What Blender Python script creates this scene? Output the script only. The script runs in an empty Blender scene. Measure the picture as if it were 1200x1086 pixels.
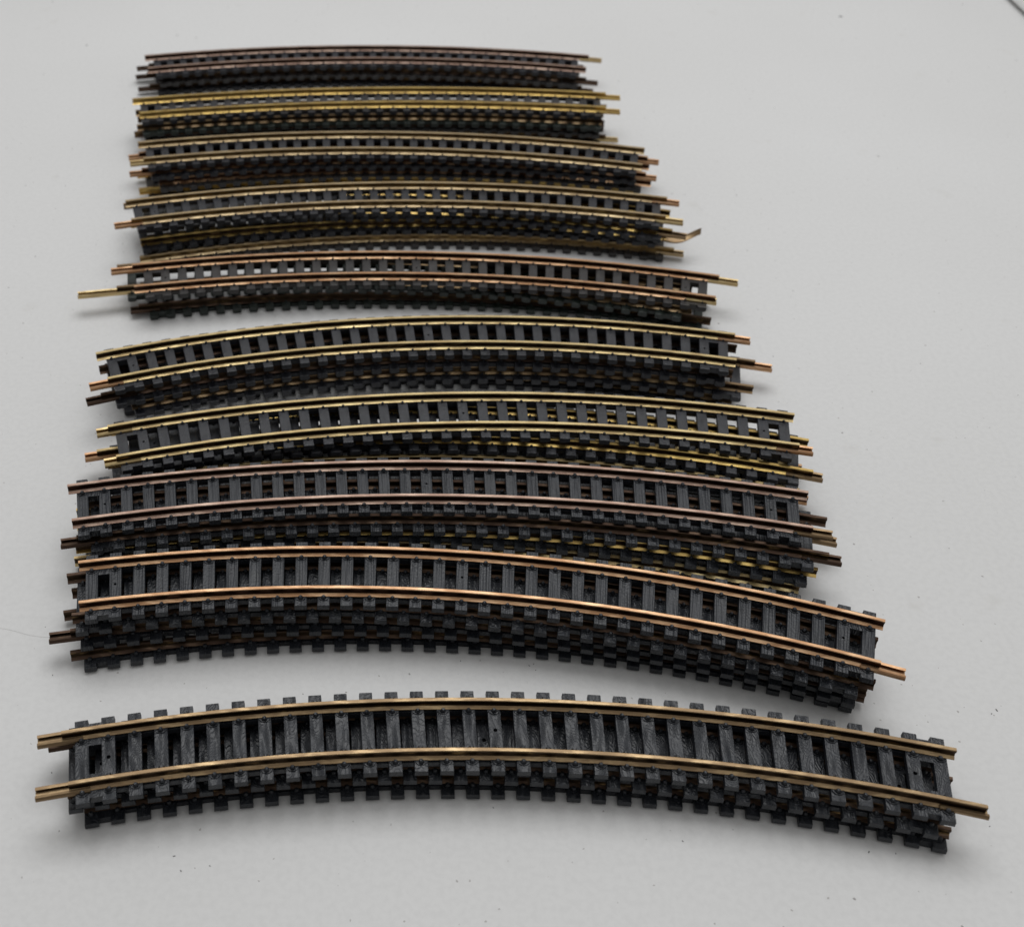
import bpy, bmesh, math, random
from mathutils import Vector, Matrix

random.seed(11)
scene = bpy.context.scene
col = scene.collection
MM = 0.001
R_ = math.radians

# ------------------------------------------------------------------ camera
CAM_H, CAM_PITCH, CAM_ROLL, F_PX = 182.654, 38.4060, 0.7620, 1428.92
CENTRE_X, CENTRE_Y = -162.12, -104.54     # the photograph is cropped off-centre (pixels of 1200)
cd = bpy.data.cameras.new('camera')
cam = bpy.data.objects.new('camera', cd)
col.objects.link(cam)
cd.sensor_width = 36.0
cd.lens = 36.0 * F_PX / 1200.0
cd.shift_x = -CENTRE_X / 1200.0
cd.shift_y = CENTRE_Y / 1200.0
cd.clip_start = 0.005
cd.clip_end = 20.0
cam.matrix_world = (Matrix.Translation((0, 0, CAM_H * MM))
                    @ Matrix.Rotation(R_(90 - CAM_PITCH), 4, 'X')
                    @ Matrix.Rotation(R_(CAM_ROLL), 4, 'Z'))
cd.dof.use_dof = True
cd.dof.focus_distance = 0.225
cd.dof.aperture_fstop = 34.0
scene.camera = cam

# ------------------------------------------------------------------ world and lamps
w = bpy.data.worlds.new('World')
scene.world = w
w.use_nodes = True
wn, wl = w.node_tree.nodes, w.node_tree.links
bg = wn['Background']
# the room: bright towards the ceiling and the window behind the table, dim on the viewer's side
wtc = wn.new('ShaderNodeTexCoord')
wdot = wn.new('ShaderNodeVectorMath'); wdot.operation = 'DOT_PRODUCT'
wl.new(wtc.outputs['Generated'], wdot.inputs[0])
wdot.inputs[1].default_value = (0.05, 0.24, 0.97)
wr = wn.new('ShaderNodeValToRGB')
wr.color_ramp.elements[0].position = 0.0
wr.color_ramp.elements[0].color = (0.06, 0.0585, 0.056, 1)
wr.color_ramp.elements[1].position = 0.95
wr.color_ramp.elements[1].color = (1.0, 0.998, 0.99, 1)
wl.new(wdot.outputs['Value'], wr.inputs[0])
wl.new(wr.outputs[0], bg.inputs['Color'])
bg.inputs['Strength'].default_value = 0.64


def area(name, loc, target, sx, sy, power, colr):
    l = bpy.data.lights.new(name, 'AREA')
    l.shape = 'RECTANGLE'
    l.size, l.size_y = sx, sy
    l.energy = power
    l.color = colr
    o = bpy.data.objects.new(name, l)
    o.location = loc
    d = Vector(target) - Vector(loc)
    o.rotation_euler = d.to_track_quat('-Z', 'Y').to_euler()
    col.objects.link(o)
    return o


area('window_light', (0.05, 0.48, 0.78), (0.05, 0.24, 0), 0.62, 0.5, 3.55, (0.985, 0.992, 1.0))

vs = scene.view_settings
vs.view_transform = 'Standard'
vs.look = 'None'
vs.exposure = 0.04
vs.gamma = 1.0
vs.use_curve_mapping = False

# ------------------------------------------------------------------ materials


def new_mat(name):
    m = bpy.data.materials.new(name)
    m.use_nodes = True
    nt = m.node_tree
    return m, nt, nt.nodes, nt.links, nt.nodes['Principled BSDF']


def ramp(nodes, stops):
    r = nodes.new('ShaderNodeValToRGB')
    els = r.color_ramp.elements
    while len(els) < len(stops):
        els.new(0.5)
    for e, (p, c) in zip(els, stops):
        e.position = p
        e.color = (*c, 1) if len(c) == 3 else c
    return r


def plastic(name, base, grain, stretch=(420, 130, 200), lines=150.0):
    """moulded sleeper plastic: whorled wood grain as relief, a little dust"""
    m, nt, n, l, b = new_mat(name)
    tc = n.new('ShaderNodeTexCoord')
    oi = n.new('ShaderNodeObjectInfo')
    off = n.new('ShaderNodeVectorMath'); off.operation = 'SCALE'
    cmb = n.new('ShaderNodeCombineXYZ')
    l.new(oi.outputs['Random'], cmb.inputs[0])
    l.new(oi.outputs['Random'], cmb.inputs[1])
    l.new(oi.outputs['Random'], cmb.inputs[2])
    l.new(cmb.outputs[0], off.inputs[0])
    off.inputs['Scale'].default_value = 0.7
    add = n.new('ShaderNodeVectorMath'); add.operation = 'ADD'
    l.new(tc.outputs['Object'], add.inputs[0])
    l.new(off.outputs[0], add.inputs[1])
    # whorls: a stretched noise sliced into contour lines
    mp = n.new('ShaderNodeMapping')
    mp.inputs['Scale'].default_value = stretch
    l.new(add.outputs[0], mp.inputs[0])
    ns = n.new('ShaderNodeTexNoise'); ns.inputs['Scale'].default_value = 1.0
    ns.inputs['Detail'].default_value = 1.0
    l.new(mp.outputs[0], ns.inputs['Vector'])
    mul = n.new('ShaderNodeMath'); mul.operation = 'MULTIPLY'; mul.inputs[1].default_value = lines
    l.new(ns.outputs[0], mul.inputs[0])
    sn = n.new('ShaderNodeMath'); sn.operation = 'SINE'
    l.new(mul.outputs[0], sn.inputs[0])
    fine = n.new('ShaderNodeTexNoise'); fine.inputs['Scale'].default_value = 2600
    fine.inputs['Detail'].default_value = 3
    l.new(add.outputs[0], fine.inputs['Vector'])
    mx = n.new('ShaderNodeMath'); mx.operation = 'MULTIPLY_ADD'
    l.new(fine.outputs[0], mx.inputs[0]); mx.inputs[1].default_value = 1.6
    gs = n.new('ShaderNodeMath'); gs.operation = 'MULTIPLY'; gs.inputs[1].default_value = grain
    l.new(sn.outputs[0], gs.inputs[0])
    l.new(gs.outputs[0], mx.inputs[2])
    bp = n.new('ShaderNodeBump'); bp.inputs['Strength'].default_value = 0.75
    bp.inputs['Distance'].default_value = 0.00008
    l.new(mx.outputs[0], bp.inputs['Height'])
    l.new(bp.outputs[0], b.inputs['Normal'])
    # colour: small per-sleeper change plus pale dust in patches
    dust = n.new('ShaderNodeTexNoise'); dust.inputs['Scale'].default_value = 420
    dust.inputs['Detail'].default_value = 5
    l.new(add.outputs[0], dust.inputs['Vector'])
    rp = ramp(n, [(0.35, base), (0.62, tuple(c * 1.35 + 0.004 for c in base)), (0.80, tuple(c * 2.0 + 0.010 for c in base))])
    l.new(dust.outputs[0], rp.inputs[0])
    l.new(rp.outputs[0], b.inputs['Base Color'])
    rr = ramp(n, [(0.3, (0.32,) * 3), (0.75, (0.50,) * 3)])
    l.new(dust.outputs[0], rr.inputs[0])
    l.new(rr.outputs[0], b.inputs['Roughness'])
    b.inputs['Specular IOR Level'].default_value = 0.5
    return m


def metal(name, bright, tarnish, amount, rough):
    """brass rail with uneven tarnish running along it"""
    m, nt, n, l, b = new_mat(name)
    tc = n.new('ShaderNodeTexCoord')
    oi = n.new('ShaderNodeObjectInfo')
    mp = n.new('ShaderNodeMapping'); mp.inputs['Scale'].default_value = (170, 700, 900)
    l.new(tc.outputs['Object'], mp.inputs[0])
    cmb = n.new('ShaderNodeCombineXYZ')
    l.new(oi.outputs['Random'], cmb.inputs[0])
    l.new(oi.outputs['Random'], cmb.inputs[1])
    l.new(cmb.outputs[0], mp.inputs['Location'])
    ns = n.new('ShaderNodeTexNoise'); ns.inputs['Scale'].default_value = 1.0
    ns.inputs['Detail'].default_value = 6; ns.inputs['Roughness'].default_value = 0.65
    l.new(mp.outputs[0], ns.inputs['Vector'])
    lo = 0.62 - 0.42 * amount
    rp = ramp(n, [(max(0, lo - 0.09), bright), (min(1, lo + 0.11), tarnish)])
    l.new(ns.outputs[0], rp.inputs[0])
    l.new(rp.outputs[0], b.inputs['Base Color'])
    b.inputs['Metallic'].default_value = 1.0
    rr = ramp(n, [(0.3, (rough,) * 3), (0.7, (min(1, rough + 0.2),) * 3)])
    l.new(ns.outputs[0], rr.inputs[0])
    l.new(rr.outputs[0], b.inputs['Roughness'])
    mp2 = n.new('ShaderNodeMapping'); mp2.inputs['Scale'].default_value = (300, 4000, 4000)
    l.new(tc.outputs['Object'], mp2.inputs[0])
    n2 = n.new('ShaderNodeTexNoise'); n2.inputs['Scale'].default_value = 1.0; n2.inputs['Detail'].default_value = 3
    l.new(mp2.outputs[0], n2.inputs['Vector'])
    bp = n.new('ShaderNodeBump'); bp.inputs['Strength'].default_value = 0.25; bp.inputs['Distance'].default_value = 0.00005
    l.new(n2.outputs[0], bp.inputs['Height'])
    l.new(bp.outputs[0], b.inputs['Normal'])
    return m


PL = {
    'grained': plastic('grained_charcoal_plastic', (0.0095, 0.0113, 0.0150), 0.38),
    'streaked': plastic('streaked_charcoal_plastic', (0.0095, 0.0113, 0.0150), 0.6, (1500, 45, 300), 22.0),
    'smooth': plastic('smooth_charcoal_plastic', (0.0108, 0.0116, 0.0153), 0.10),
    'green': plastic('greenish_black_plastic', (0.008, 0.013, 0.010), 0.12),
    'brown': plastic('brownish_black_plastic', (0.016, 0.014, 0.0135), 0.12),
}
BR = {
    'antique': metal('antique_brass', (0.44, 0.32, 0.18), (0.24, 0.165, 0.095), 0.50, 0.36),
    'copper': metal('coppery_brass', (0.68, 0.45, 0.27), (0.42, 0.24, 0.13), 0.42, 0.34),
    'rose': metal('rose_brown_brass', (0.58, 0.43, 0.34), (0.33, 0.22, 0.17), 0.45, 0.36),
    'gold': metal('yellow_brass', (0.76, 0.60, 0.31), (0.46, 0.34, 0.17), 0.38, 0.30),
    'golden': metal('bright_yellow_brass', (0.78, 0.55, 0.18), (0.44, 0.30, 0.11), 0.36, 0.28),
    'golden_foot': metal('golden_foot_brass', (0.80, 0.57, 0.20), (0.50, 0.34, 0.12), 0.36, 0.24),
    'honey': metal('honey_brass', (0.62, 0.48, 0.28), (0.38, 0.28, 0.16), 0.40, 0.32),
    'amber': metal('amber_brown_brass', (0.50, 0.34, 0.13), (0.20, 0.13, 0.06), 0.48, 0.34),
    'brown': metal('brown_tarnished_brass', (0.20, 0.135, 0.09), (0.08, 0.052, 0.038), 0.55, 0.40),
    'oxide': metal('blackened_brass', (0.42, 0.27, 0.11), (0.055, 0.036, 0.022), 0.66, 0.40),
    'red_oxide': metal('red_brown_oxidised_brass', (0.26, 0.13, 0.07), (0.055, 0.028, 0.019), 0.70, 0.40),
}


def table_material():
    m, nt, n, l, b = new_mat('white_table_surface')
    tc = n.new('ShaderNodeTexCoord')
    big = n.new('ShaderNodeTexNoise'); big.inputs['Scale'].default_value = 9; big.inputs['Detail'].default_value = 4
    l.new(tc.outputs['Object'], big.inputs['Vector'])
    rp = ramp(n, [(0.3, (0.625, 0.622, 0.615)), (0.7, (0.655, 0.653, 0.648))])
    l.new(big.outputs[0], rp.inputs[0])
    # paper-like mottling
    md = n.new('ShaderNodeTexNoise'); md.inputs['Scale'].default_value = 900; md.inputs['Detail'].default_value = 5
    l.new(tc.outputs['Object'], md.inputs['Vector'])
    mr = ramp(n, [(0.35, (0.955,) * 3), (0.6, (1.0,) * 3)])
    l.new(md.outputs[0], mr.inputs[0])
    m1 = n.new('ShaderNodeMix'); m1.data_type = 'RGBA'; m1.blend_type = 'MULTIPLY'; m1.inputs['Factor'].default_value = 1
    l.new(rp.outputs[0], m1.inputs['A']); l.new(mr.outputs[0], m1.inputs['B'])
    # scattered dust specks: voronoi cells whose random colour is high enough
    cur = m1.outputs['Result']
    for sc, keep, rad, dark in ((95, 0.95, 0.04, 0.30), (260, 0.95, 0.06, 0.5), (480, 0.94, 0.09, 0.66)):
        wp = n.new('ShaderNodeTexNoise'); wp.inputs['Scale'].default_value = 1800
        l.new(tc.outputs['Object'], wp.inputs['Vector'])
        wv = n.new('ShaderNodeVectorMath'); wv.operation = 'MULTIPLY_ADD'
        l.new(wp.outputs['Color'], wv.inputs[0]); wv.inputs[1].default_value = (0.0006,) * 3
        l.new(tc.outputs['Object'], wv.inputs[2])
        v = n.new('ShaderNodeTexVoronoi'); v.voronoi_dimensions = '2D'; v.inputs['Scale'].default_value = sc
        l.new(wv.outputs[0], v.inputs['Vector'])
        sp = n.new('ShaderNodeSeparateColor'); l.new(v.outputs['Color'], sp.inputs[0])
        gt = n.new('ShaderNodeMath'); gt.operation = 'GREATER_THAN'; gt.inputs[1].default_value = keep
        l.new(sp.outputs[0], gt.inputs[0])
        sz = n.new('ShaderNodeMath'); sz.operation = 'MULTIPLY'; sz.inputs[1].default_value = rad
        l.new(sp.outputs[1], sz.inputs[0])
        lt = n.new('ShaderNodeMath'); lt.operation = 'LESS_THAN'
        l.new(v.outputs['Distance'], lt.inputs[0]); l.new(sz.outputs[0], lt.inputs[1])
        an = n.new('ShaderNodeMath'); an.operation = 'MULTIPLY'
        l.new(gt.outputs[0], an.inputs[0]); l.new(lt.outputs[0], an.inputs[1])
        mk = n.new('ShaderNodeMix'); mk.data_type = 'RGBA'
        l.new(an.outputs[0], mk.inputs['Factor']); l.new(cur, mk.inputs['A'])
        mk.inputs['B'].default_value = (0.6 * dark, 0.58 * dark, 0.56 * dark, 1)
        cur = mk.outputs['Result']
    # faint grey smudges
    sm = n.new('ShaderNodeTexNoise'); sm.inputs['Scale'].default_value = 60; sm.inputs['Detail'].default_value = 6
    l.new(tc.outputs['Object'], sm.inputs['Vector'])
    sr = ramp(n, [(0.66, (1, 1, 1)), (0.80, (0.90, 0.89, 0.87))])
    l.new(sm.outputs[0], sr.inputs[0])
    m2 = n.new('ShaderNodeMix'); m2.data_type = 'RGBA'; m2.blend_type = 'MULTIPLY'; m2.inputs['Factor'].default_value = 1
    l.new(cur, m2.inputs['A']); l.new(sr.outputs[0], m2.inputs['B'])
    l.new(m2.outputs['Result'], b.inputs['Base Color'])
    b.inputs['Roughness'].default_value = 0.62
    b.inputs['Specular IOR Level'].default_value = 0.3
    bp = n.new('ShaderNodeBump'); bp.inputs['Strength'].default_value = 0.12; bp.inputs['Distance'].default_value = 0.0002
    l.new(md.outputs[0], bp.inputs['Height']); l.new(bp.outputs[0], b.inputs['Normal'])
    return m


M_TABLE = table_material()
m, nt, n, l, b = new_mat('white_card'); M_CARD = m
nz = n.new('ShaderNodeTexNoise'); nz.inputs['Scale'].default_value = 300
rp = ramp(n, [(0.3, (0.60, 0.60, 0.585)), (0.7, (0.66, 0.66, 0.65))])
l.new(nz.outputs[0], rp.inputs[0]); l.new(rp.outputs[0], b.inputs['Base Color'])
b.inputs['Roughness'].default_value = 0.6
m, nt, n, l, b = new_mat('dark_hair'); M_HAIR = m
nz = n.new('ShaderNodeTexNoise'); nz.inputs['Scale'].default_value = 800
rp = ramp(n, [(0.3, (0.42, 0.41, 0.39)), (0.7, (0.50, 0.49, 0.46))])
l.new(nz.outputs[0], rp.inputs[0]); l.new(rp.outputs[0], b.inputs['Base Color'])
m, nt, n, l, b = new_mat('dark_crumb'); M_CRUMB = m
nz = n.new('ShaderNodeTexNoise'); nz.inputs['Scale'].default_value = 3000
rp = ramp(n, [(0.3, (0.07, 0.07, 0.068)), (0.7, (0.16, 0.155, 0.15))])
l.new(nz.outputs[0], rp.inputs[0]); l.new(rp.outputs[0], b.inputs['Base Color'])

# ------------------------------------------------------------------ mesh helpers (all sizes in mm, scaled on link)


def finish(bm, name, mat, smooth=False):
    bmesh.ops.recalc_face_normals(bm, faces=bm.faces[:])
    bmesh.ops.scale(bm, vec=(MM, MM, MM), verts=bm.verts[:])
    me = bpy.data.meshes.new(name)
    bm.to_mesh(me); bm.free()
    if smooth:
        for p in me.polygons:
            p.use_smooth = True
    if mat:
        me.materials.append(mat)
    return me


def link(name, me, parent=None, loc=(0, 0, 0), rotz=0.0):
    o = bpy.data.objects.new(name, me)
    col.objects.link(o)
    if parent:
        o.parent = parent
    o.location = [v * MM for v in loc]
    o.rotation_euler = (0, 0, rotz)
    return o


def sweep(bm, prof, path):
    """closed profile [(side, up)] carried along path [(point, side_vec, up_vec)]"""
    rings = []
    for p, s, u in path:
        rings.append([bm.verts.new(p + s * a + u * b) for a, b in prof])
    k = len(prof)
    for r0, r1 in zip(rings, rings[1:]):
        for i in range(k):
            bm.faces.new((r0[i], r0[(i + 1) % k], r1[(i + 1) % k], r1[i]))
    bm.faces.new(rings[0]); bm.faces.new(rings[-1][::-1])


def box(bm, x0, x1, y0, y1, z0, z1, draft=0.0, bev=0.0):
    vs_ = []
    for z, d in ((z0, 0.0), (z1, draft)):
        for x, y in ((x0 + d, y0 + d), (x1 - d, y0 + d), (x1 - d, y1 - d), (x0 + d, y1 - d)):
            vs_.append(bm.verts.new((x, y, z)))
    f = [(3, 2, 1, 0), (4, 5, 6, 7), (0, 1, 5, 4), (1, 2, 6, 5), (2, 3, 7, 6), (3, 0, 4, 7)]
    fs = [bm.faces.new([vs_[i] for i in q]) for q in f]
    if bev:
        es = {e for fc in fs[1:] for e in fc.edges if not all(v.co.z == z0 for v in e.verts)}
        bmesh.ops.bevel(bm, geom=list(es), offset=bev, segments=2, profile=0.5, affect='EDGES')


def dome(bm, x, y, z, r, h, seg=10):
    base = [bm.verts.new((x + r * math.cos(2 * math.pi * i / seg), y + r * math.sin(2 * math.pi * i / seg), z)) for i in range(seg)]
    mid = [bm.verts.new((x + .92 * r * math.cos(2 * math.pi * i / seg), y + .92 * r * math.sin(2 * math.pi * i / seg), z + h * .65)) for i in range(seg)]
    top = [bm.verts.new((x + .5 * r * math.cos(2 * math.pi * i / seg), y + .5 * r * math.sin(2 * math.pi * i / seg), z + h)) for i in range(seg)]
    for a, b_ in ((base, mid), (mid, top)):
        for i in range(seg):
            bm.faces.new((a[i], a[(i + 1) % seg], b_[(i + 1) % seg], b_[i]))
    bm.faces.new(top)


# ------------------------------------------------------------------ track dimensions (mm)
PITCH = 4.2966
GAUGE = 9.9          # between rail centres
TIE_L, TIE_W = 16.0, 2.3
RAIL_H = 1.8
NT = 34
THICK = {'A': 1.6, 'B': 1.6}


def tie_mesh(kind, hole, plast):
    t = THICK[kind]
    bm = bmesh.new()
    hw = TIE_W / 2
    # the sleeper proper, standing on a slightly smaller hidden foot
    box(bm, -hw + .25, hw - .25, -TIE_L / 2 + .45, TIE_L / 2 - .45, 0, .60)
    box(bm, -hw, hw, -TIE_L / 2, TIE_L / 2, .52, t, 0.05, 0.07 if kind == 'A' else 0.12)
    if hole:
        # a blind hole: cut a round opening in the top face and drop a wall below it
        top = max(bm.faces, key=lambda f: (f.calc_center_median().z, f.calc_area()))
        zt = top.verts[0].co.z
        seg = 12; r = 0.36 if plast == 'grained' else 0.27
        ring = [bm.verts.new((r * math.cos(2 * math.pi * i / seg), r * math.sin(2 * math.pi * i / seg), zt)) for i in range(seg)]
        low = [bm.verts.new((v.co.x, v.co.y, zt - 1.1)) for v in ring]
        outer = list(top.edges)
        bm.faces.remove(top)
        ie = [bm.edges.new((ring[i], ring[(i + 1) % seg])) for i in range(seg)]
        bmesh.ops.triangle_fill(bm, use_beauty=True, edges=outer + ie)
        # drop any face that fills the opening itself
        for f in [f for f in bm.faces if all(v in ring for v in f.verts)]:
            bm.faces.remove(f)
        for i in range(seg):
            bm.faces.new((ring[i], low[i], low[(i + 1) % seg], ring[(i + 1) % seg]))
        bm.faces.new(low)
    # rail fixings either side of each rail
    for sy in (-1, 1):
        for side in (-1, 1):
            yc = sy * GAUGE / 2 + side * 1.18
            if kind == 'A':
                dome(bm, 0, yc + side * .08, t - 0.02, 0.46, 0.74)
                # raised half ring round the spike
                pth = []
                for i in range(9):
                    a = math.pi * i / 8
                    c, s = math.cos(a), math.sin(a)
                    pth.append((Vector((0.80 * c, yc + side * 0.62 * s - side * .05, t - 0.03)), Vector((c, side * s, 0)).normalized(), Vector((0, 0, 1))))
                sweep(bm, [(-.13, 0), (.13, 0), (.09, .20), (-.09, .20)], pth)
            else:
                dome(bm, 0, yc - side * 0.1, t - 0.02, 0.34, 0.52, 8)
    # lettering-like ribbing moulded on the outer end of the grained kind
    return finish(bm, 'sleeper', PL[plast])


def arc(R, phi, rad):
    a = phi / R
    return Vector(((R + rad) * math.sin(a), (R + rad) * math.cos(a) - R, 0))


RAIL_PROF = [(-.86, 0), (.86, 0), (.86, .13), (.30, .40), (.20, .62), (.20, 1.18), (.30, 1.28), (.39, 1.36), (.39, 1.66), (.29, 1.77),
             (-.29, 1.77), (-.39, 1.66), (-.39, 1.36), (-.30, 1.28), (-.20, 1.18), (-.20, .62), (-.30, .40), (-.86, .13)]


WEB = {'antique': 'oxide', 'copper': 'red_oxide', 'rose': 'red_oxide', 'gold': 'oxide', 'brown': 'oxide', 'golden': 'golden', 'honey': 'amber', 'golden_foot': 'oxide'}
_web = {3, 4, 5, 6, 7, 11, 12, 13, 14, 15}     # the sides of web and head stay oxidised
DARK = {k: _web for k in WEB}


def rail_mesh(R, rad, p0, p1, z, mat):
    bm = bmesh.new()
    path = []
    N = 64
    for i in range(N + 1):
        ph = p0 + (p1 - p0) * i / N
        a = ph / R
        p = arc(R, ph, rad); p.z = z
        path.append((p, Vector((math.sin(a), math.cos(a), 0)), Vector((0, 0, 1))))
    sweep(bm, RAIL_PROF, path)
    me = finish(bm, 'rail', BR[mat])
    me.materials.append(BR[WEB[mat]])
    k = len(RAIL_PROF)
    for i, p in enumerate(me.polygons):
        if i < N * k and (i % k) in DARK[mat]:
            p.material_index = 1
    return me


JP = [(-1.10, -.20), (1.10, -.20), (1.22, -.05), (1.22, .42), (.98, .70), (.50, .62), (.50, .50), (.92, .52), (1.02, .36), (1.00, .02),
      (-1.00, .02), (-1.02, .36), (-.92, .52), (-.50, .50), (-.50, .62), (-.98, .70), (-1.22, .42), (-1.22, -.05)]


def joiner_mesh(mat, length):
    """folded sheet channel along +x from 0 to length"""
    bm = bmesh.new()
    path = [(Vector((x, 0, 0)), Vector((0, 1, 0)), Vector((0, 0, 1))) for x in (0, .3, length - .3, length)]
    sweep(bm, JP, path)
    return finish(bm, 'rail_joiner', mat)


def twisted_joiner_mesh(mat):
    bm = bmesh.new()
    path = []
    for i in range(25):
        t = i / 24
        x = 10.0 * t
        z = 0.2 + 2.4 * (0.5 - 0.5 * math.cos(math.pi * t ** 1.6))
        y = -0.7 * math.sin(t * math.pi) + 2.0 * t ** 3
        s = 1.15 * (1 - 0.25 * t)
        tw = 0.9 * t
        path.append((Vector((x, y, z)), Vector((0, math.cos(tw), math.sin(tw))) * s, Vector((0, -math.sin(tw), math.cos(tw)))))
    sweep(bm, [(-1, -.2), (1, -.2), (1, .35), (.8, .35), (.78, .02), (-.78, .02), (-.8, .35), (-1, .35)], path)
    return finish(bm, 'rail_joiner', mat)


def base_mesh(kind, R, plast):
    """the moulded strip under the rails and the slotted plates at both ends"""
    t = THICK[kind]
    bm = bmesh.new()
    span = (NT - 1) / 2 * PITCH
    for rad in (-GAUGE / 2, GAUGE / 2):
        path = []
        N = 48
        for i in range(N + 1):
            ph = -span + 2 * span * i / N
            a = ph / R
            path.append((arc(R, ph, rad), Vector((math.sin(a), math.cos(a), 0)), Vector((0, 0, 1))))
        sweep(bm, [(-1.05, .15), (1.05, .15), (.95, t - .55), (-.95, t - .55)], path)
    for s in (-1, 1):
        ph0, ph1 = s * (span - PITCH), s * span
        for y0, y1 in ((2.75, 7.1), (-7.1, -2.75)):
            path = []
            for i in range(5):
                ph = ph0 + (ph1 - ph0) * i / 4
                a = ph / R
                path.append((arc(R, ph, 0), Vector((math.sin(a), math.cos(a), 0)), Vector((0, 0, 1))))
            sweep(bm, [(y0, .12), (y1, .12), (y1, t - .04), (y0, t - .04)], path)
    return finish(bm, 'track_base', PL[plast])


_tie = {}


def tie(kind, hole, plast):
    k = (kind, hole, plast)
    if k not in _tie:
        _tie[k] = tie_mesh(*k)
    return _tie[k]


_base = {}


def build_track(x, y, yaw, z, R, kind, plast, brass, over, joiners, label, group, flip=False):
    """x, y, yaw in mm / radians; over and joiners are dicts of FL FR NL NR (far / near rail, left / right end)"""
    root = bpy.data.objects.new('track_section', None)
    root.empty_display_size = 0.01
    col.objects.link(root)
    root.location = (x * MM, y * MM, z * MM)
    root.rotation_euler = (0, 0, -yaw)
    root['label'] = label
    root['category'] = 'model track'
    root['group'] = group
    t = THICK[kind]
    bk = (kind, R, plast)
    if bk not in _base:
        _base[bk] = base_mesh(*bk)
    base = link('track_base', _base[bk], root)
    mid = 16 if flip else 15 + 0
    for i in range(NT):
        ph = (i - (NT - 1) / 2) * PITCH
        hole = i in (1, NT - 2, mid + 1 if flip else mid + 1)
        link('sleeper', tie(kind, hole, plast), base, arc(R, ph, 0), -ph / R)
    end = (NT - 1) / 2 * PITCH + TIE_W / 2
    for far, rad in (('F', GAUGE / 2), ('N', -GAUGE / 2)):
        p0 = -(end + over[far + 'L']); p1 = end + over[far + 'R']
        rl = link('rail', rail_mesh(R, rad, p0, p1, t - .03, brass), root)
        for side, ph in (('L', p0), ('R', p1)):
            j = joiners.get(far + side)
            if j is None:
                continue
            sgn = -1 if side == 'L' else 1
            prot, bname = j[0], j[1] if len(j) > 1 else brass
            LJ = 7.4 if prot < 5 else prot + 3.2
            if prot == 'twist':
                pass
            a = ph / R
            tip = arc(R, ph + sgn * prot, rad)
            if len(j) > 2:
                me = twisted_joiner_mesh(BR[bname])
                p = arc(R, ph - sgn * 1.0, rad)
                jo = link('rail_joiner', me, rl, (p.x, p.y, t), -a if sgn > 0 else math.pi - a)
                jo['label'] = 'bent rail joiner curling away from the rail end'
            else:
                me = joiner_mesh(BR[bname], LJ)
                # runs from the tip back onto the rail
                p = arc(R, ph + sgn * prot, rad)
                jo = link('rail_joiner', me, rl, (p.x, p.y, t - .03), (math.pi - a) if sgn > 0 else -a)
    return root


# ------------------------------------------------------------------ the setting
bm = bmesh.new()
for q in ((-2000, -1500), (2000, -1500), (2000, 2500), (-2000, 2500)):
    bm.verts.new((*q, 0))
bm.faces.new(bm.verts[:])
table = link('table_top', finish(bm, 'table_top', M_TABLE))
table['kind'] = 'structure'


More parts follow.
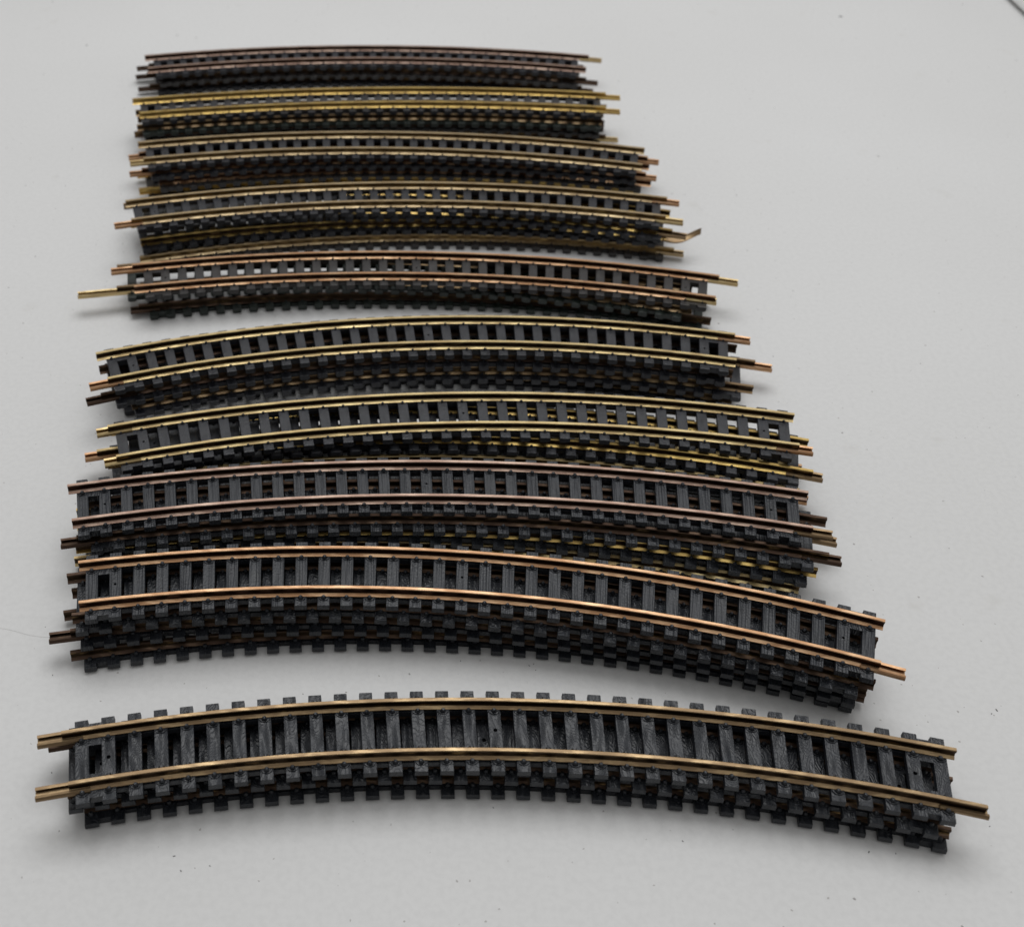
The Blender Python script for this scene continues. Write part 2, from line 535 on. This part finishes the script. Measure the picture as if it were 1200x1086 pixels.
# ------------------------------------------------------------------ the stacked tracks
# stack (1 = nearest), layer (1 = top), x, y, yaw, radius, how far each rail end stands out past the sleepers
PIECES = [
    (1, 1, 23.449, 123.868, 0.0080, 330, {'FL': 1.9, 'FR': 1.1, 'NL': 0.9, 'NR': 4.6}),
    (1, 2, 21.761, 124.237, 0.0176, 330, {'NR': 0.2, 'FL': 1.8}),
    (1, 3, 23.988, 123.781, 0.0175, 330, {'NR': 0.4}),
    (2, 1, 19.145, 154.761, 0.0785, 282, {'FL': 1.1, 'FR': 1.1, 'NL': 0.9, 'NR': 0.7}),
    (2, 2, 17.109, 154.358, 0.0837, 282, {'FL': 1.7, 'FR': 2.5, 'NR': 2.5}),
    (2, 3, 17.530, 154.361, 0.0751, 282, {'NL': 1.7}),
    (2, 4, 17.818, 154.161, 0.0485, 282, {'FL': 3.4, 'NL': 2.3}),
    (3, 1, 13.175, 180.046, -0.0066, 335, {'FL': 1.5, 'FR': 1.6, 'NL': 0.9, 'NR': 2.0}),
    (3, 2, 15.720, 177.846, 0.0134, 335, {'FR': 4.0, 'NL': 5.7, 'NR': 4.8}),
    (3, 3, 15.161, 177.846, 0.0274, 335, {'FL': 3.8, 'FR': 5.4, 'NL': 2.8, 'NR': 1.7}),
    (3, 4, 13.837, 176.846, 0.0354, 335, {'FR': 4.2, 'NL': 2.0, 'NR': 0.1}),
    (4, 1, 17.450, 202.232, -0.0462, 295, {'FL': 1.3, 'FR': 0.8, 'NL': 0.7, 'NR': 1.3}),
    (4, 2, 19.350, 202.032, 0.0088, 295, {'FL': 3.3, 'NL': 4.4, 'NR': 4.4}),
    (4, 3, 15.850, 199.232, -0.0042, 295, {'FL': 4.6, 'FR': 3.7, 'NR': 3.3}),
    (4, 4, 19.339, 199.632, -0.0142, 295, {'NR': 3.5}),
    (5, 1, 10.607, 230.585, -0.0707, 262, {'FL': 2.0, 'FR': 1.3, 'NL': 1.1, 'NR': 1.5}),
    (5, 2, 10.432, 230.359, -0.0782, 262, {'FR': 4.2, 'NL': 2.9}),
    (5, 3, 14.600, 229.991, -0.0648, 262, {'FR': 3.1, 'NR': 2.6}),
    (5, 4, 11.438, 232.799, -0.0306, 262, {}),
    (6, 1, 12.847, 264.334, 0.0098, 328, {'FL': 2.5, 'FR': 2.5, 'NL': 2.6, 'NR': 1.9}),
    (6, 2, 7.647, 266.734, 0.0398, 328, {'NL': 4.2}),
    (6, 3, 13.047, 265.234, 0.0178, 328, {'NL': 4.3, 'NR': 2.0, 'FR': 1.5}),
    (7, 1, 5.965, 294.673, -0.0377, 295, {'FL': 1.6, 'FR': 1.4, 'NL': 1.3, 'NR': 1.4}),
    (7, 2, 7.493, 296.973, 0.0123, 295, {'FL': 4.4, 'NR': 6.1}),
    (7, 3, 6.275, 295.873, -0.0489, 295, {'NR': 3.8}),
    (7, 4, 8.461, 293.706, -0.0528, 295, {'FL': 0.1, 'NL': 3.7, 'NR': 5.0}),
    (8, 1, 4.490, 324.802, -0.0024, 324, {'FL': 1.9, 'FR': 1.5, 'NL': 1.0, 'NR': 1.4}),
    (8, 2, 5.011, 325.671, -0.0102, 324, {'FL': 4.9, 'FR': 5.5, 'NL': 5.8, 'NR': 5.4}),
    (8, 3, 7.020, 326.162, -0.0248, 324, {'NR': 2.7}),
    (8, 4, 3.322, 326.720, -0.0205, 324, {'NL': 4.1, 'NR': 3.5}),
    (9, 1, -1.714, 354.673, -0.0579, 467, {'FL': 2.1, 'FR': 1.5, 'NL': 0.5, 'NR': 1.1}),
    (9, 2, -1.506, 353.195, -0.0544, 467, {'FL': 1.5, 'NL': 1.6, 'NR': 0.0}),
    (9, 3, -1.534, 355.421, -0.0531, 467, {'NL': 3.1, 'NR': 1.3}),
    (9, 4, -0.882, 355.283, -0.0645, 467, {'NR': 1.7}),
    (10, 1, -3.878, 395.043, -0.0334, 343, {'FL': 3.6, 'FR': 3.3, 'NL': 2.6, 'NR': 3.0}),
    (10, 2, -3.031, 395.022, -0.0199, 343, {'FL': 6.4, 'NR': 7.8}),
    (10, 3, -4.095, 395.829, -0.0213, 343, {'FL': 6.0, 'NL': 6.1, 'NR': 8.8}),
]


LAYERS = {1: 3, 2: 4, 3: 4, 4: 4, 5: 4, 6: 3, 7: 4, 8: 4, 9: 4, 10: 3}
KIND = {1: 'A', 2: 'A', 3: 'A'}
FLIP = {4, 5}
# (sleeper plastic, rail metal) of every layer, top first
LOOK = {
    1: [('grained', 'antique'), ('grained', 'brown'), ('grained', 'brown')],
    2: [('streaked', 'copper'), ('grained', 'brown'), ('streaked', 'brown'), ('streaked', 'brown')],
    3: [('streaked', 'rose'), ('streaked', 'brown'), ('streaked', 'golden_foot'), ('streaked', 'gold')],
    4: [('smooth', 'gold'), ('smooth', 'golden_foot'), ('smooth', 'gold'), ('smooth', 'copper')],
    5: [('smooth', 'gold'), ('smooth', 'brown'), ('smooth', 'antique'), ('smooth', 'antique')],
    6: [('brown', 'copper'), ('green', 'antique'), ('green', 'brown')],
    7: [('smooth', 'honey'), ('smooth', 'golden_foot'), ('smooth', 'golden_foot'), ('brown', 'honey')],
    8: [('smooth', 'honey'), ('smooth', 'copper'), ('brown', 'copper'), ('brown', 'golden')],
    9: [('smooth', 'golden'), ('green', 'antique'), ('brown', 'brown'), ('brown', 'brown')],
    10: [('smooth', 'rose'), ('brown', 'brown'), ('smooth', 'brown')],
}
JOIN = {
    (1, 1): {'FL': (4.0,), 'NL': (5.4,), 'NR': (0.5,)}, (1, 2): {'FL': (1.4,)},
    (2, 1): {'NR': (4.4,)}, (2, 3): {'NL': (4.0,)},
    (3, 1): {'NR': (4.0, 'antique')}, (3, 2): {'NL': (3.2,)},
    (4, 1): {'FL': (2.4,), 'NL': (2.6,), 'NR': (3.0, 'copper')}, (4, 3): {'FL': (2.6, 'copper')},
    (5, 1): {'FR': (3.6, 'copper'), 'NL': (4.2, 'copper')}, (5, 2): {'NL': (3.4,)}, (5, 3): {'FR': (4.0, 'copper')},
    (6, 1): {'FL': (5.4,), 'FR': (4.8, 'gold'), 'NR': (0.4, 'gold')}, (6, 2): {'NL': (10.0, 'gold')},
    (7, 1): {'NL': (4.6, 'copper'), 'FR': (3.4, 'copper'), 'NR': (4.8, 'gold')}, (7, 3): {'NR': (2.0, 'antique', 'twist')},
    (8, 1): {'NL': (4.0, 'gold')}, (8, 2): {'FL': (3.0,)},
    (9, 1): {'FR': (4.6,), 'NR': (4.6,)}, (9, 4): {'NR': (4.0, 'gold')},
    (10, 1): {'FR': (4.4, 'gold')},
}
LABEL = {
    (1, 1): 'curved track with tan rails and wood grained sleepers topping the nearest stack',
    (1, 2): 'middle curved track of the three in the nearest, freestanding stack',
    (1, 3): 'bottom curved track of the nearest stack, its sleepers on the table',
    (2, 1): 'coppery railed curved track topping the second stack from the front',
    (2, 2): 'curved track directly under the coppery top track of the second stack from front',
    (2, 3): 'curved track third down in the second stack from front, joiner jutting out left',
    (2, 4): 'bottom track of second stack from front, dull brown rail showing low at left',
    (3, 1): 'curved track with rosy grey rails topping the third stack from the front',
    (3, 2): 'curved track second down in the third stack from the front, jutting right',
    (3, 3): 'curved track third down in third stack from front, its right end swung nearer',
    (3, 4): 'bottom curved track of the third stack from front, end bare at right',
    (4, 1): 'yellow railed curved track topping the fourth stack, white gaps between right sleepers',
    (4, 2): 'curved track directly under the top one of the fourth stack from the front',
    (4, 3): 'curved track third down in fourth stack from front, copper joiner out at left',
    (4, 4): 'bottom curved track of the fourth stack from the front',
    (5, 1): 'yellow railed curved track topping the fifth stack, copper joiners at both ends',
    (5, 2): 'curved track directly under the top one of the fifth stack from the front',
    (5, 3): 'curved track third down in fifth stack, bare open end plate at far right',
    (5, 4): 'bottom curved track of the fifth stack from the front',
    (6, 1): 'coppery railed curved track topping the sixth stack, table showing through left gaps',
    (6, 2): 'middle track of the sixth stack with long gold joiner sticking out left',
    (6, 3): 'bottom curved track of sixth stack with greenish black sleepers',
    (7, 1): 'brass railed curved track topping the seventh stack from the front',
    (7, 2): 'track second down in seventh stack, its left end swung to the back',
    (7, 3): 'track third down in seventh stack with bent curling joiner at right',
    (7, 4): 'bottom track of seventh stack, left end swung forward with gold rail',
    (8, 1): 'tan railed curved track topping the third stack from the back',
    (8, 2): 'track second down in third stack from back, end plate jutting right',
    (8, 3): 'track third down in the third stack from the back',
    (8, 4): 'bottom curved track of the third stack from the back',
    (9, 1): 'bright gold railed curved track topping the second stack from the back',
    (9, 2): 'track second down in the second stack from the back',
    (9, 3): 'track third down in the second stack from the back',
    (9, 4): 'bottom track of second stack from back, joiner poking out low right',
    (10, 1): 'brownish rose railed curved track topping the farthest stack',
    (10, 2): 'middle curved track of the three in the farthest stack',
    (10, 3): 'bottom curved track of the farthest stack',
}
GROUP = 'curved model railway tracks stacked on the white table'

for k, lay, x, y, yaw, R, oh in PIECES:
    kind = KIND.get(k, 'B')
    t = THICK[kind]
    z = (LAYERS[k] - lay) * (t + RAIL_H)
    plast, brass = LOOK[k][lay - 1]
    over, join = {}, dict(JOIN.get((k, lay), {}))
    for e, dflt in (('FL', 1.9), ('FR', 1.4), ('NL', 0.4), ('NR', 2.0)):
        v = oh.get(e, dflt + random.uniform(-.5, .5))
        if v > 3.4 and (k, lay) != (1, 1):
            if e not in join and v > 4.2:
                join[e] = (min(v - 2.2, 4.0), 'antique' if brass in ('golden_foot', 'golden') else brass)
            v = 2.6
        over[e] = v
    build_track(x, y, yaw, z, R, kind, plast, brass, over, join, LABEL[(k, lay)], GROUP, k in FLIP)

# ------------------------------------------------------------------ the odd things on the table
# white card whose raised edge shows in the far right corner
bm = bmesh.new()
NX, NY = 12, 14
grid = {}
for i in range(NX + 1):
    for j in range(NY + 1):
        u, v = i / NX, j / NY
        xx = 248.9 + 130 * u + 1.2 * math.sin(v * 2.2)
        yy = 360 + 200 * v
        lift = 1.0 + 2.4 * (1 - u) ** 6 * (1 - v * 0.9)
        grid[i, j, 1] = bm.verts.new((xx, yy, lift))
        grid[i, j, 0] = bm.verts.new((xx + (0.15 if i == 0 else 0), yy, lift - 0.6))
for i in range(NX):
    for j in range(NY):
        for s in (0, 1):
            bm.faces.new([grid[q] for q in ((i, j, s), (i + 1, j, s), (i + 1, j + 1, s), (i, j + 1, s))])
for j in range(NY):
    for i in (0, NX):
        bm.faces.new([grid[q] for q in ((i, j, 0), (i, j, 1), (i, j + 1, 1), (i, j + 1, 0))])
for i in range(NX):
    for j in (0, NY):
        bm.faces.new([grid[q] for q in ((i, j, 0), (i + 1, j, 0), (i + 1, j, 1), (i, j, 1))])
card = link('white_card', finish(bm, 'white_card', M_CARD, True))
card['label'] = 'white card sheet with a lifted edge entering the far right corner'
card['category'] = 'card'

# a fine hair on the table
bm = bmesh.new()
pts_ = [Vector((-73 + 17.5 * i / 24, 151.2 - 2.7 * (i / 24) + 0.35 * math.sin(i * .35), 0.06)) for i in range(25)]
path = []
for i, p in enumerate(pts_):
    d = (pts_[min(i + 1, 24)] - pts_[max(i - 1, 0)]).normalized()
    path.append((p, Vector((-d.y, d.x, 0)), Vector((0, 0, 1))))
sweep(bm, [(.014 * math.cos(a * math.pi / 3), .014 * math.sin(a * math.pi / 3)) for a in range(6)], path)
hair = link('hair', finish(bm, 'hair', M_HAIR))
hair['label'] = 'fine loose hair lying on the table at the left of the tracks'
hair['category'] = 'hair'

# crumbs of dust
CRUMBS = [(178.5, 456.3, 1.3), (113.0, 135.5, .55), (111.8, 134.7, .35), (51.4, 109.0, .35), (81.3, 107.5, .45), (85.6, 107.3, .35),
          (20.9, 114.6, .3), (-31.0, 105.2, .4), (-29.6, 102.7, .4), (-25.1, 103.6, .3), (-53.9, 120.1, .35), (-58.1, 140.4, .35),
          (16.9, 144.9, .3), (29.6, 144.0, .35), (30.7, 143.0, .3), (98.6, 239.5, .4), (-70.1, 287.0, .5), (-66.9, 427.9, .7),
          (102.8, 112.4, .3)]
for x, y, s in CRUMBS:
    s *= 0.6
    bm = bmesh.new()
    bmesh.ops.create_icosphere(bm, subdivisions=2, radius=1)
    a = random.uniform(0, 3.1)
    for v in bm.verts:
        c = v.co * random.uniform(.75, 1.2)
        c = Vector((c.x * s * .9, c.y * s * .38, (c.z + .9) * s * .16))
        v.co = Vector((x + c.x * math.cos(a) - c.y * math.sin(a), y + c.x * math.sin(a) + c.y * math.cos(a), c.z))
    o = link('crumb', finish(bm, 'crumb', M_CRUMB))
    o['label'] = 'tiny dark crumb of dust lying loose on the white table'
    o['category'] = 'crumb'
    o['group'] = 'dark crumbs of dust on the table'
